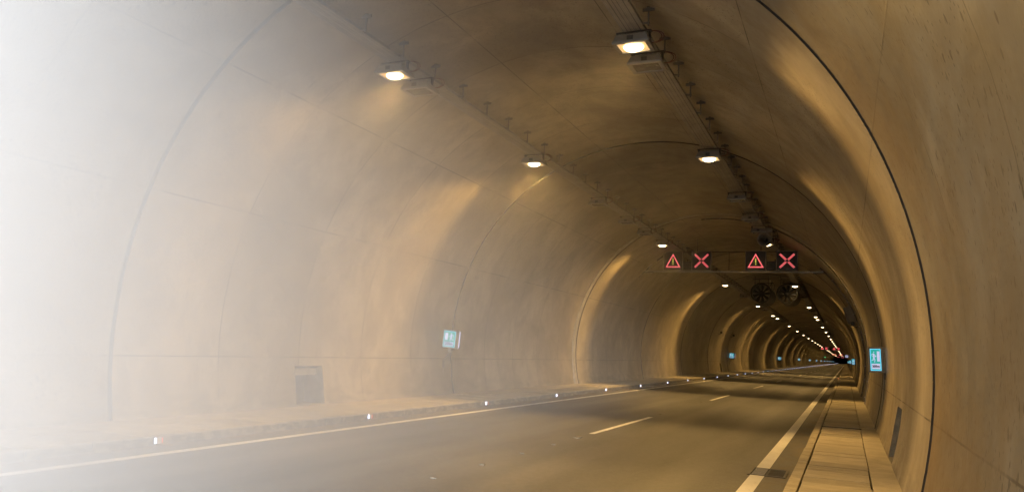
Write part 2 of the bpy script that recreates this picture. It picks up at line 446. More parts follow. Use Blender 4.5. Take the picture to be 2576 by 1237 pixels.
# repair bands beside some joints
def band(y0, y1, thk, a0=-14.6, a1=194.6):
    g = MB(); n = 150; random.seed(int(y0))
    w0 = [random.uniform(-.02, .02) for _ in range(n+1)]; w1 = [random.uniform(-.02, .02) for _ in range(n+1)]
    for k in range(n):
        t0, t1 = a0+(a1-a0)*k/n, a0+(a1-a0)*(k+1)/n
        A0, A1, B0, B1 = y0+w0[k], y0+w0[k+1], y1+w1[k], y1+w1[k+1]
        g.face([P(t0, A0, TR-thk), P(t0, B0, TR-thk), P(t1, B1, TR-thk), P(t1, A1, TR-thk)], 0, None, True)
        g.face([P(t0, A0, TR+.02), P(t0, A0, TR-thk), P(t1, A1, TR-thk), P(t1, A1, TR+.02)])
        g.face([P(t0, B0, TR-thk), P(t0, B0, TR+.02), P(t1, B1, TR+.02), P(t1, B1, TR-thk)])
    g.build("repair_band", M['repair'], tunnel)
band(YA+2*BL-.52, YA+2*BL-.12, .022)
# niches
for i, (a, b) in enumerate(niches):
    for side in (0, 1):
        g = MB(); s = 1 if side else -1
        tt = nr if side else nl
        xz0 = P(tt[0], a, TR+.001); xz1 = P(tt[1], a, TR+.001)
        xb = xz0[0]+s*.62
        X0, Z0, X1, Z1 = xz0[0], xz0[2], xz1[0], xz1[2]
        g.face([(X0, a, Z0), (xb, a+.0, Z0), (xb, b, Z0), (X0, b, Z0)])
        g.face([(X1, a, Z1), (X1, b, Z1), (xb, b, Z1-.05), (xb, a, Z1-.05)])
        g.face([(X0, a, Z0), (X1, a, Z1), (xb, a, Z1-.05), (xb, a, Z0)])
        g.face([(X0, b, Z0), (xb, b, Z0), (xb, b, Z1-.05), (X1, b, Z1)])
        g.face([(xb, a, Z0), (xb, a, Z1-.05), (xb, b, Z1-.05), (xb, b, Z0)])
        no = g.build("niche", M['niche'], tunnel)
        l = MB(); p0, p1 = sorted((X0+s*.30, xb)); l.box(p0, p1, a+.003, b-.003, Z1-.22, Z1-.06, 0, .01); l.build("lintel", M['walk'], no)
# cap added to keep the sky out of the far end
g_ = MB(); g_.box(-7.5, 7, YE, YE+.4, -.3, 9)
tag(g_.build("end_cap", M['walk']), "added concrete cap shutting out the sky at the far end", "wall", kind="structure")

# ------------------------------------------------------------------ walkways with kerb, slabs
def walkway(side, lab):
    s = 1 if side > 0 else -1
    root = thing("walkway", (0, 0, 0), lab, "walkway")
    K = RK if s > 0 else -LK
    foot = (5.62 if s > 0 else 6.40)
    # kerb stones: separate pieces of irregular length (one mesh, pattern of the kerb)
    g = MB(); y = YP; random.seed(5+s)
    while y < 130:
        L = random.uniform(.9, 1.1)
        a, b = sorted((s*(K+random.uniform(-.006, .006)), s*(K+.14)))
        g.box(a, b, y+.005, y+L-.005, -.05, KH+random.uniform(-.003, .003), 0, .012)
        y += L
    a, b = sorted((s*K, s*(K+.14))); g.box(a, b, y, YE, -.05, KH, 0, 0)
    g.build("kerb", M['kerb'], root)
    # slabs over the cable duct
    s0 = K+.15; s1 = (5.22 if s > 0 else K+1.02)
    g = MB(); y = YP
    def quadbox(x0, x1, y0, y1, z0, z1, uvv):
        a, b = sorted((s*x0, s*x1)); c = .008
        top = [(a+c, y0+c, z1), (b-c, y0+c, z1), (b-c, y1-c, z1), (a+c, y1-c, z1)]
        mid = [(a, y0, z1-c), (b, y0, z1-c), (b, y1, z1-c), (a, y1, z1-c)]
        bot = [(a, y0, z0), (b, y0, z0), (b, y1, z0), (a, y1, z0)]
        g.face(top, 0, [uvv]*4)
        for k in range(4):
            n = (k+1) % 4
            g.face([mid[k], mid[n], top[n], top[k]], 0, [uvv]*4); g.face([bot[k], bot[n], mid[n], mid[k]], 0, [uvv]*4)
    while y < 150:
        L = random.choice((.48, .5, .52, .74, 1.0)); j = random.uniform(-.008, .008)
        dz = random.uniform(-.006, .004)
        quadbox(s0+.012+j, s1-.016+j, y+random.uniform(.005, .016), y+L-random.uniform(.004, .012), .04, KH+dz, (random.random()*9, random.random()*9))
        y += L
    while y < YE:
        quadbox(s0+.012, s1-.012, y+.01, min(YE, y+11.99), .04, KH, (random.random()*9, random.random()*9)); y += 12
    g.build("cover_slab", M['slab'], root)
    g = MB(); a, b = sorted((s*(s0-.005), s*(s1+.005))); g.box(a, b, YP, YE, -.1, .05); g.build("cable_duct", M['gap_shade'], root)
    g = MB(); prev = YP
    for j in joints+[YE]:
        a, b = sorted((s*s1, s*(foot+.3))); dz = random.uniform(-.012, .008)
        g.box(a, b, prev+.008, j-.008, -.1, KH+dz, 0, .006 if prev < 100 else 0); prev = j
    g.build("wall_strip", M['walk'], root)
    return root
walkway(-1, "left raised walkway of concrete slabs behind a kerb with marker lights")
walkway(1, "right raised walkway of concrete cover slabs beside the drain grate")
# raised cable cover lip on right walkway
g_ = MB(); g_.box(4.36, 5.235, 20.10, 20.16, KH+.002, KH+.022, 0, .004); 
tag(g_.build("cover_strip", M['dksteel']), "dark metal strip lying across the right walkway before the exit sign", "metal strip")

# drain grate
def grate():
    t = thing("drain_grate", (3.82, 12.37, 0), "slotted iron drain grate set across the right edge line", "drain grate")
    g = MB(); W_, L_ = .27, .40
    g.box(-W_, W_, -L_, -L_+.04, -.02, .012, 0, .004); g.box(-W_, W_, L_-.04, L_, -.02, .012, 0, .004)
    g.box(-W_, -W_+.035, -L_+.04, L_-.04, -.02, .012, 0, .004); g.box(W_-.035, W_, -L_+.04, L_-.04, -.02, .012, 0, .004)
    g.build("frame", M['dksteel'], t)
    g = MB(); n = 9
    for i in range(n):
        y = -L_+.04+(2*L_-.08)*(i+.5)/n; g.box(-W_+.035, W_-.035, y-.012, y+.012, -.02, .009)
    g.box(-.012, .012, -L_+.04, L_-.04, -.018, .007)
    g.build("bars", simple("worn_iron", (.05, .045, .038), .6, .3), t)
    g = MB()
    for i in range(n):
        y = -L_+.04+(2*L_-.08)*(i+.5)/n; g.box(-.21, -.03, y-.011, y+.011, .0095, .0105)
    g.build("painted_stripe", M['paint'], t)
    g = MB(); g.box(-W_+.03, W_-.03, -L_+.03, L_-.03, .0045, .0052); g.build("gap_shade", M['gap_shade'], t)  # flat dark sheet on the road for the shade between the bars
grate()

# road studs and scraps of marking along the lane line
def stud(x, y, w_, l_, lab, ang=0.0, group="small white studs on the road"):
    g = MB(); g.box(-w_/2, w_/2, -l_/2, l_/2, 0, .012, 0, .004)
    o = g.build("road_stud", M['reflect'], None, (x, y, .001)); o.rotation_euler = (0, 0, ang)
    tag(o, lab, "road stud", group)
stud(.08, 14.37, .11, .30, "white stud just before the near end of the longest lane dash", .06)
for i, (yy_, l) in enumerate(((12.96, .07), (11.51, .07), (10.03, .07), (8.63, .07))):
    stud(.1, yy_, .075, l*.7, "small pale stud, %s one nearer than the stud at the longest lane dash" % ORD[i])
stud(.05, 21.7, .09, .16, "pale stud just beyond the far end of the longest lane dash")
stud(-.02, 28.9, .1, .25, "pale stud just before the second lane dash")
stud(-.02, 36.7, .1, .2, "pale stud just beyond the far end of the second lane dash")

# ------------------------------------------------------------------ cable trays
def tray(xc, lab, side):
    t = thing("cable_tray", (xc, 0, 7.05), lab, "cable tray", "perforated cable trays under the crown")
    g = MB(); w_ = .19; y0 = YP
    for (a, b) in [(YP+i*12.0, YP+(i+1)*12.0) for i in range(int((YE-YP)//12))]:
        g.face([(-w_, a, 0), (w_, a, 0), (w_, b, 0), (-w_, b, 0)], 0, [(0, a), (2*w_, a), (2*w_, b), (0, b)])
    g.build("perforated_floor", M['perf'], t)
    g = MB()
    for x in (-w_, w_): g.box(x-.004, x+.004, YP, YE, 0.002, .06)
    g.build("side_rail", M['steel'], t)
    g = MB()
    for k in range(4): g.tube([(-.12+.07*k+random.uniform(-.01, .01), YP+i*4.0, .02+.008*(k % 2)+random.uniform(0, .006)) for i in range(60)], .014, 5)
    g.build("cables", M['dark'], t)
    # T hangers
    px = w_+.10
    ceil = TZ+math.sqrt(TR*TR-(xc+px-TX)**2)-7.05
    g = MB(); g.box(px-.012, px+.012, -.012, .012, -.03, ceil); g.box(px-.025, px+.025, -.03, .03, ceil-.02, ceil+.0)
    g.box(px-.10, px+.10, -.012, .012, ceil-.075, ceil-.02); g.box(w_, px+.018, -.015, .015, .004, .03)
    hm = g.mesh("hanger", [M['pipe']])
    for k in range(96):
        link("hanger", hm, t, (0, 10.25+1.22*(k-8), 0))
tray(-3.0, "perforated steel cable tray above the left-hand row of lamps", -1)
tray(1.71, "perforated steel cable tray above the right-hand row of lamps", 1)

# ------------------------------------------------------------------ lamps
DOWN = -1.0
def lamp_light(k=1.0):
    d = bpy.data.lights.new("lamp_light", 'POINT'); d.energy = LAMP_POWER*k; d.shadow_soft_size = .16; d.color = LAMP_COL; d.use_nodes = True
    t = d.node_tree; n = t.nodes; em = n["Emission"]
    ge = n.new("ShaderNodeTexCoord"); sp = n.new("ShaderNodeSeparateXYZ"); t.links.new(ge.outputs["Normal"], sp.inputs[0])
    def m(op, a, b=0.0):
        x = n.new("ShaderNodeMath"); x.operation = op
        for i, v in enumerate((a, b)):
            if hasattr(v, "is_linked"): t.links.new(v, x.inputs[i])
            else: x.inputs[i].default_value = v
        return x.outputs[0]
    def rg(v, a, b, lo, hi):
        x = n.new("ShaderNodeMapRange"); x.interpolation_type = 'SMOOTHSTEP'; t.links.new(v, x.inputs[0])
        for i, q in enumerate((a, b, lo, hi)): x.inputs[i+1].default_value = q
        return x.outputs[0]
    X, Y, Z = sp.outputs
    ax = m('SQRT', m('ADD', m('MULTIPLY', X, X), m('MULTIPLY', Z, Z)))
    ratio = m('DIVIDE', Y, m('MAXIMUM', ax, .001))
    lon = m('MULTIPLY', rg(ratio, -.28, .14, 1.0, .025), rg(ratio, -3.0, -.8, .22, 1.0))          # reflector cut-off along the road
    D = m('MULTIPLY', Z, DOWN)
    tra = rg(D, .19, .33, 0.0, 1.0)     # just under the horizontal
    dn = rg(D, .25, .9, .5, 1.5)
    s = m('MULTIPLY', m('MULTIPLY', lon, tra), dn)
    t.links.new(s, em.inputs["Strength"])
    return d
LDS = [lamp_light(k) for k in (.8, .65, .9)]; LD = lamp_light(1.0); LD_DIM = lamp_light(.4); LDF = [lamp_light(k) for k in (.6, .48, .7)]
def lamp(lit):
    t = bpy.data.objects.new("tunnel_lamp", None); col.objects.link(t); t.empty_display_size = .2
    # origin at the glass centre; housing narrower at the top
    def frus(g, a, b, c, d, z0, z1, m=0):
        vs = [(-a, -b, z0), (a, -b, z0), (a, b, z0), (-a, b, z0), (-c, -d, z1), (c, -d, z1), (c, d, z1), (-c, d, z1)]
        g.faces(vs, [(0,3,2,1), (4,5,6,7), (0,1,5,4), (1,2,6,5), (2,3,7,6), (3,0,4,7)], m)
    g = MB(); frus(g, .30, .24, .26, .20, .03, .14); g.box(-.24, .24, -.18, .18, .14, .165, 0, .01)
    for k in range(5): g.box(-.22+.1*k, -.20+.1*k, -.16, .16, .165, .18)
    g.build("housing", M['lamp_body'], t)
    g = MB()                                   # door frame round the glass
    for (a, b, c, d) in ((-.31, .31, -.25, -.19), (-.31, .31, .19, .25), (-.31, -.235, -.19, .19), (.235, .31, -.19, .19)):
        g.box(a, b, c, d, -.015, .028, 0, .006)
    g.build("door_frame", M['steel'], t)
    g = MB()
    if lit:
        nu, nv = 24, 6; vs = [(0, 0, -.075)]; fs = []
        for a in range(1, nv+1):
            q = PI/2*a/nv
            vs += [(.17*math.sin(q)*math.cos(2*PI*b/nu), .14*math.sin(q)*math.sin(2*PI*b/nu), .0-.075*math.cos(q)) for b in range(nu)]
        fs += [(0, 1+(b+1) % nu, 1+b) for b in range(nu)]
        for a in range(nv-1): fs += [(1+a*nu+b, 1+a*nu+(b+1) % nu, 1+(a+1)*nu+(b+1) % nu, 1+(a+1)*nu+b) for b in range(nu)]
        g.faces(vs, fs, 0, True)
    g.box(-.235, .235, -.19, .19, 0.002, .02, 1)
    g.build("glass", [M['lamp_on'], M['lamp_on2']] if lit else [M['glass_off'], M['glass_off']], t)
    g = MB()
    for s in (-1, 1):
        g.box(s*.27-.015, s*.27+.015, -.03, .03, .10, .25); g.box(s*.27-.03, s*.27+.03, -.045, .045, .24, .262)
    g.box(-.285, .285, -.02, .02, .262, .275); g.box(-.05, .05, -.262, -.248, .03, .10)
    g.build("bracket", M['dksteel'], t)
    g = MB(); pts = []
    for i in range(15):
        a = PI*1.15*i/14; pts.append((.29+.16*math.sin(a), .05+.05*math.sin(a*.7), .27-.12*(1-math.cos(a))*.8))
    g.tube(pts, .009, 6); g.tube([(p[0]+.03, p[1]+.03, p[2]+.01) for p in pts], .009, 6)
    g.build("cable", M['cable'], t)
    if lit:
        l = bpy.data.objects.new("lamp_light", LD); col.objects.link(l); l.parent = t; l.location = (0, 0, -.21)
    return t
ZL = 6.77
lit0, off0 = lamp(True), lamp(False)
first = {True: lit0, False: off0}; used = {True: False, False: False}
def put_lamp(lit, x, y, lab, group, side):
    o = copy_tree(first[lit]) if used[lit] else first[lit]; used[lit] = True
    o.location = (x, y, ZL); tag(o, lab, "lamp", group); o.name = "tunnel_lamp"
    if lit:
        for c in o.children:
            if c.type == 'LIGHT': c.data = (LD_DIM if x < 0 else LD) if y < 12 else (LD if y < 60 else random.choice(LDF))
LX, RX = -3.0, 1.71
litY = [11.67, 18.8, 34.9, 55.2, 77.3, 94, 100.2, 122, 143, 164, 187, 207.5]
y = 228
while y < 720: litY.append(y); y += 20.8
dsc = {0: "nearest lit lamp of the %s row, closest to the top of the photo", 1: "brightly lit lamp of the %s row, second from the camera",
       2: "lit lamp of the %s row just in front of the lane signal gantry", 3: "lit lamp of the %s row beside the jet fans",
       4: "first lit lamp of the %s row beyond the jet fans"}
for i, y in enumerate(litY):
    for nm, x in (("left", LX), ("right", RX)):
        if i in dsc: lab = dsc[i] % nm; gr = "lit tunnel lamps"
        elif i < 12: lab = "%s lit lamp of the %s row beyond the jet fans" % (ORD[i-4], nm); gr = "lit tunnel lamps"
        else: lab = "tiny lit lamp far down the tunnel in the %s row" % nm; gr = "lit tunnel lamps far down the %s row" % nm
        yy_ = y + (0.5 if nm == "right" and i == 1 else 0)
        put_lamp(True, x, yy_, lab, gr, -1 if x < 0 else 1)
for y, a in ((12.62, "unlit lamp right beside the nearest lit lamp of the %s row"), (24.8, "first unlit lamp after the second lit lamp of the %s row"),
             (28.6, "second unlit lamp after the second lit lamp of the %s row"), (31.5, "third unlit lamp after the second lit lamp of the %s row"),
             (42.5, "unlit lamp of the %s row just behind the lane signal gantry"), (66.0, "unlit lamp of the %s row just beyond the jet fans"),
             (84.0, "unlit lamp of the %s row after the first lit lamp past the jet fans"), (110.0, "unlit lamp of the %s row after the third lit lamp past the jet fans")):
    for nm, x in (("left", LX), ("right", RX)):
        put_lamp(False, x, y, a % nm, "unlit tunnel lamps", 0)
# ------------------------------------------------------------------ text helper
def text_mesh(txt, size, mat, parent, name, xc, zc, y, flip=False, bold=0.0):
    c = bpy.data.curves.new("txt", 'FONT'); c.body = txt; c.size = size; c.align_x = 'CENTER'; c.align_y = 'CENTER'; c.offset = bold; c.fill_mode = 'FRONT'
    o = bpy.data.objects.new("txt", c); col.objects.link(o)
    dg = bpy.context.evaluated_depsgraph_get(); dg.update()
    me = bpy.data.meshes.new_from_object(o.evaluated_get(dg)); bpy.data.objects.remove(o, do_unlink=True)
    me.materials.clear(); me.materials.append(mat)
    for v in me.vertices: v.co = (v.co.x, 0, v.co.y)
    return link(name, me, parent, (xc, y, zc))

# ------------------------------------------------------------------ exit signs
def disc(g, cx, cz, rad, y, n=14, m=0): g.face([(cx+rad*math.cos(2*PI*k/n), y, cz+rad*math.sin(2*PI*k/n)) for k in range(n)], m)
def limb(g, pts, w_, y, m=0):
    for (a, b), ww in zip(zip(pts[:-1], pts[1:]), w_):
        dx, dz = b[0]-a[0], b[1]-a[1]; L = math.hypot(dx, dz); nx, nz = -dz/L*ww/2, dx/L*ww/2
        g.face([(a[0]+nx, y, a[1]+nz), (b[0]+nx, y, b[1]+nz), (b[0]-nx, y, b[1]-nz), (a[0]-nx, y, a[1]-nz)], m)
        disc(g, a[0], a[1], ww/2, y-.0002, 10, m); disc(g, b[0], b[1], ww/2, y-.0002, 10, m)
def exit_sign(mir, W_, H_, D, txt="205m"):
    """face towards -Y; mir=+1: door on the left of the face, man running left"""
    t = bpy.data.objects.new("exit_sign", None); col.objects.link(t)
    g = MB(); m_ = .045
    g.box(-W_/2-m_, W_/2+m_, 0, D, -H_/2-m_, H_/2+m_, 0, .012); g.build("housing", M['grey_paint'], t)
    g = MB(); g.box(-W_/2, W_/2, -.006, 0.002, -H_/2, H_/2, 0, .002); g.build("rim", M['sedge'], t)
    g = MB(); e = .014; g.box(-W_/2+e, W_/2-e, -.009, -.005, -H_/2+e, H_/2-e); g.build("face", M['sg'], t)
    g = MB(); y = -.0105
    def X(x): return x*mir
    x0, x1 = sorted((X(-.40*W_), X(-.14*W_))); g.box(x0, x1, y, y+.001, -.08*H_, .39*H_); g.build("door_symbol", M['sw'], t)
    g = MB(); y = -.011; hw = W_
    disc(g, X(.14*hw), .355*H_, .052*hw, y)
    limb(g, [(X(.17*hw), .27*H_), (X(.15*hw), .08*H_)], [.13*hw], y)                                   # torso
    limb(g, [(X(.15*hw), .27*H_), (X(.03*hw), .21*H_)], [.05*hw], y-.0004)                     # front arm
    limb(g, [(X(.2*hw), .28*H_), (X(.34*hw), .25*H_), (X(.30*hw), .15*H_)], [.05*hw, .045*hw], y-.0008)
    limb(g, [(X(.14*hw), .08*H_), (X(.07*hw), .0*H_), (X(.10*hw), -.11*H_)], [.08*hw, .06*hw], y-.0012)  # front leg
    limb(g, [(X(.17*hw), .08*H_), (X(.26*hw), -.03*H_), (X(.36*hw), -.03*H_)], [.08*hw, .055*hw], y-.0016)
    g.build("running_figure", M['sw'], t)
    g = MB(); g.face([(X(-.09*hw), y, .16*H_), (X(-.02*hw), y, .21*H_), (X(-.02*hw), y, .11*H_)])
    a, b = sorted((X(-.025*hw), X(.08*hw))); g.face([(a, y+.0004, .14*H_), (b, y+.0004, .14*H_), (b, y+.0004, .18*H_), (a, y+.0004, .18*H_)])
    g.build("arrow_symbol", M['sw'], t)
    g = MB(); g.box(-.40*W_, .40*W_, -.0105, -.0095, -.43*H_, -.18*H_); g.build("distance_plate", M['sw'], t)
    tm = text_mesh(txt, .30*W_, M['sblack'], t, "distance_text", 0, -.305*H_, -.013, bold=.004)
    return t
# left sign
SGL = exit_sign(1, .42, .47, .13)
g_ = MB(); g_.box(.256, .335, .012, .125, -.27, .27, 0, .006); g_.build("side_case", M['grey_paint'], SGL)
g_ = MB(); g_.box(.336, .350, .015, .06, -.24, .25, 0, .003); g_.build("side_glow", M['sw'], SGL)
g_ = MB(); g_.box(-.07, .05, .06, .2, -.40, -.258, 0, .008); g_.build("junction_box", M['grey_paint'], SGL)
def foot_pipe(parent, xs, zc, side):
    # conduit from junction box down the curved wall to the walkway
    g = MB()
    for dx in (-.02, .035):
        pts = []
        for i in range(14):
            z = zc-.38 - (zc-.38-KH-.0)*i/13
            a = math.asin((z-TZ)/TR); xw = TX+side*(TR-.035)*math.cos(a)
            yb = .13+dx
            k = min(1, i/3.0) if side < 0 else 1
            pts.append(((xs*(1-k)+xw*k)-xs, yb, z-zc))
        g.tube(pts, .011, 6)
        for j in (3, 7, 11): p = pts[j]; g.box(p[0]-.02, p[0]+.02, p[1]-.022, p[1]+.022, p[2]-.006, p[2]+.006)
    g.build("conduit", M['pipe'], parent)
xsL = -6.17
foot_pipe(SGL, xsL, 1.83, -1)
SGL.location = (xsL, 20.3, 1.83); SGL.rotation_euler = (0, R_(3.6), R_(-6))
tag(SGL, "nearest green emergency exit sign on the left wall, its side edge glowing", "exit sign", "exit signs along the left wall")
SGR = exit_sign(-1, .225, .50, .26)
g_ = MB(); g_.box(.16, .27, .02, .25, -.30, .28, 0, .01); g_.build("mounting_box", M['grey_paint'], SGR)
g_ = MB(); g_.box(.16, .25, .05, .19, -.46, -.30, 0, .008); g_.build("junction_box", M['dksteel'], SGR)
xsR = 5.545
foot_pipe(SGR, xsR, 1.82, 1)
SGR.location = (xsR, 19.6, 1.82); SGR.rotation_euler = (0, R_(-2.2), R_(2))
tag(SGR, "nearest green emergency exit sign on the right wall with 205m plate", "exit sign", "exit signs along the right wall")
for k in range(1, 13):
    for src, nm in ((SGL, "left"), (SGR, "right")):
        c = copy_tree(src); c.location = src.location + Vector((0, 62.3*k, 0))
        if k < 6: tag(c, "small lit exit sign on the %s wall, %s beyond the nearest one" % (nm, ORD[k-1]), "exit sign")
        else: tag(c, "tiny far exit sign on the %s wall near the vanishing point" % nm, "exit sign", "far exit signs on the %s wall" % nm)

# ------------------------------------------------------------------ lane signal gantries
def led_dots(g, pts, d, y, m=0, mc=None, ms=1):
    for (x, z) in pts:
        disc(g, x, z, d, y, 8, m)
        if mc is not None: disc(g, x, z, d*.5, y-.001, 6, mc)
def seg(a, b, n): return [(a[0]+(b[0]-a[0])*i/n, a[1]+(b[1]-a[1])*i/n) for i in range(n+1)]
def lane_sign(kind, parent, x, z, dr=.016):
    e = MB(); S_ = .50
    e.box(-S_, S_, 0.0, .22, -S_, S_, 0, .008)
    o = e.build("sign_case", M['grey_paint'], parent, (x, 0, z))
    g = MB(); g.box(-S_+.035, S_-.035, -.006, .0, -S_+.035, S_-.035); g.build("display_panel", M['panel'], o)
    g = MB(); dots = []
    if kind == 'warn':
        A, B, C = (0, .34), (-.36, -.33), (.36, -.33)
        for off in (0, .045):
            k = 1-off*2.6
            a, b, c = [(p[0]*k, (p[1]+.06)*k-.06) for p in (A, B, C)]
            dots += seg(a, b, 17)[:-1] + seg(b, c, 17)[:-1] + seg(c, a, 17)[:-1]
        led_dots(g, dots, dr, -.012, 0, 1)
        for q in seg((-.014, .1), (-.014, -.09), 7)+seg((.014, .1), (.014, -.09), 7)+[(-.014, -.19), (.014, -.19), (-.014, -.16), (.014, -.16)]: disc(g, q[0], q[1], .013, -.012, 8, 2)
    else:
        for sx in (-1, 1):
            for sz in (-1, 1):
                for off in (-.02, .02):
                    dots += seg((sx*(.06+off*sz*sx), sz*(.06-off*sz*sx)), (sx*(.32+off*sz*sx), sz*(.32-off*sz*sx)), 10)
        led_dots(g, dots, dr, -.012, 0, 1)
    g.build("led_symbol", [M['led_red'] if dr < .02 else M['led_red_far'], M['led_core'], M['led_yel']], o)
    return o
def gantry(y, lab, far=False, amber=False):
    t = thing("signal_gantry", (0, y, 6.0), lab, "signal gantry")
    zb = -.06
    g = MB(); g.box(-4.70, 3.95, .05, .22, zb-.05, zb+.02, 0, .006); g.build("beam", M['steel'], t)
    g = MB(); g.tube([(-3.9, .12, .93), (3.4, .12, .93)], .02, 8); g.tube([(-.43, .12, 0), (-.43, .12, .93)], .016, 6)
    g.tube([(-2.0, .12, .93), (-2.0, .12, 1.75)], .02, 6); g.tube([(1.1, .12, .93), (1.1, .12, 1.75)], .02, 6)
    g.build("rail", M['dksteel'], t)
    for s in (-1, 1):
        g = MB(); xx = -4.55 if s < 0 else 3.80
        g.box(xx-.30, xx+.30, .0, .26, zb-.085, zb-.055, 0, .004); g.build("end_plate", M['dksteel'], t)
    for kd, x in (('warn', -3.22), ('cross', -1.775), ('warn', .865), ('cross', 2.325)): lane_sign(kd, t, x, .47, .016 if y < 100 else .028)
    for x in (-2.48, 1.59):
        g = MB(); g.box(-.21, .21, 0, .2, .0, .44, 0, .01)
        for k in range(12):
            a0, a1 = 2*PI*k/12, 2*PI*(k+1)/12
            g.face([(.15*math.cos(a0), -.05, .22+.15*math.sin(a0)), (.15*math.cos(a1), -.05, .22+.15*math.sin(a1)), (.15*math.cos(a1), .0, .22+.15*math.sin(a1)), (.15*math.cos(a0), .0, .22+.15*math.sin(a0))])
        o = g.build("signal_head", M['dark'], t, (x, 0, 0))
        g = MB(); disc(g, 0, .22, .13, -.004, 20); g.build("lens", M['led_amber'] if amber else M['dark'], o)
    return t
gantry(38.4, "nearest lane signal gantry with red warning triangles and red crosses")
gantry(302, "second lane signal gantry, small red signals down the tunnel")
gantry(545, "third lane signal gantry with amber lamps glowing between tiny red signals", amber=True)
gantry(830, "farthest lane signal gantry, a row of red specks near the vanishing point")

# wall rails at the ends of the gantry
def wall_arc(name, a0, a1, y, rad, mat, n=40, off=.03, clips=True, parent=None, part=False):
    g = MB(); g.tube([P(a0+(a1-a0)*i/n, y, TR-off) for i in range(n+1)], rad, 8)
    o = g.build(name, mat, parent)
    if clips:
        c = MB(); m_ = int(abs(a1-a0)/6)
        for i in range(m_+1):
            t = a0+(a1-a0)*(i+.3)/(m_+.6); q0 = P(t-.25, y, TR-off); q1 = P(t+.25, y, TR-off); c.tube([q0, q1], rad*1.6, 8)
        c.build("clip", M['steel'], o)
    return o
tag(wall_arc("cable_conduit", -14.3, 47, 38.75, .045, M['pipe']), "thick conduit up the right wall to the end of the nearest gantry", "conduit")
tag(wall_arc("cable_conduit", -14.3, 96, 33.75, .03, M['pipe']), "thinner clipped conduit round the right wall just before the nearest gantry", "conduit")
tag(wall_arc("cable_conduit", 131, 140, 38.5, .03, M['dksteel'], 10, .05), "short dark rail on the left wall at the nearest gantry's end", "mounting rail")
tag(wall_arc("cable_conduit", 124, 128, 38.5, .03, M['dksteel'], 10, .05), "upper short dark rail on the left wall above the nearest gantry's end", "mounting rail")
# equipment panel hung off the right wall, with camera below
t = thing("equipment_panel", (5.10, 41.0, 4.07), "tilted grey equipment panel hanging off the right wall past the gantry", "panel")
g = MB(); g.box(-.19, .19, 0, .05, -.42, .42, 0, .01); o = g.build("plate", M['grey_paint'], t); o.rotation_euler = (0, R_(-17), 0)
g = MB(); g.tube([(-.20, -.02, -.40), (-.20, -.02, .38), (-.15, -.02, .43)], .018, 6); o = g.build("edge_tube", M['steel'], t); o.rotation_euler = (0, R_(-17), 0)
g = MB(); g.box(.1, .42, .05, .10, .18, .22); g.box(.1, .42, .05, .10, -.2, -.16); g.build("bracket", M['dksteel'], t)
def cctv(loc, lab, side, rz=0.0):
    t = thing("cctv_camera", loc, lab, "camera", "cameras on the tunnel walls"); t.rotation_euler = (0, 0, rz)
    g = MB(); g.box(-.09, .09, -.17, .17, -.08, .08, 0, .015); g.box(-.10, .10, -.21, .15, .08, .10, 0, .005); g.build("body", M['dark'], t)
    g = MB(); g.tube([(0, -.17, 0), (0, -.20, 0)], .05, 12); g.build("lens", M['dksteel'], t)
    g = MB(); g.tube([(0, .05, -.06), (side*.12, .05, -.16), (side*.30, .05, -.16)], .02, 8); g.build("arm", M['dksteel'], t)
cctv((5.22, 40.8, 3.62), "small camera under the equipment panel on the right wall", 1)
cctv((-5.78, 72.6, 3.90), "dark camera on the left wall, the nearer of two above the niche", -1)
cctv((-5.78, 81.0, 3.90), "dark camera on the left wall above the second exit sign", -1)
g_ = MB(); g_.tube([P(159.5, 72.5+i*.85, TR-.03) for i in range(11)], .02, 6)
tag(g_.build("cable_conduit", M['pipe']), "thin conduit joining the two dark cameras on the left wall", "conduit")

# loudspeaker horn hung in the right lamp row
t = thing("loudspeaker", (1.95, 31.3, 6.46), "round horn loudspeaker hanging in the right lamp row before the gantry", "loudspeaker")
g = MB(); n = 28; prof = [(.06, .42), (.10, .40), (.12, .25), (.20, .10), (.29, .0), (.285, -.01), (.19, .11), (.09, .25)]
rings = [[(rr*math.cos(2*PI*k/n), yy_, rr*math.sin(2*PI*k/n)) for k in range(n)] for rr, yy_ in prof]
vs = [q for s_ in rings for q in s_]; fs = []
for i in range(len(prof)-1):
    for k in range(n): fs.append((i*n+k, i*n+(k+1) % n, (i+1)*n+(k+1) % n, (i+1)*n+k))
g.faces(vs, fs, 0, True); g.build("horn", M['grey_paint'], t)
g = MB(); g.tube([(0, .05, 0), (0, .24, 0)], [.06, .09], 16); g.build("driver", M['dksteel'], t)
g = MB(); g.box(-.32, .28, .05, .35, .30, .46, 0, .02); g.build("mounting_box", M['lamp_body'], t)
g = MB(); g.tube([(.25, .2, .4), (.45, .2, .35), (.50, .2, .15), (.40, .2, .02), (.2, .2, .05)], .014, 6); g.box(-.02, .02, .15, .19, .25, .32); g.build("cable", M['dark'], t)

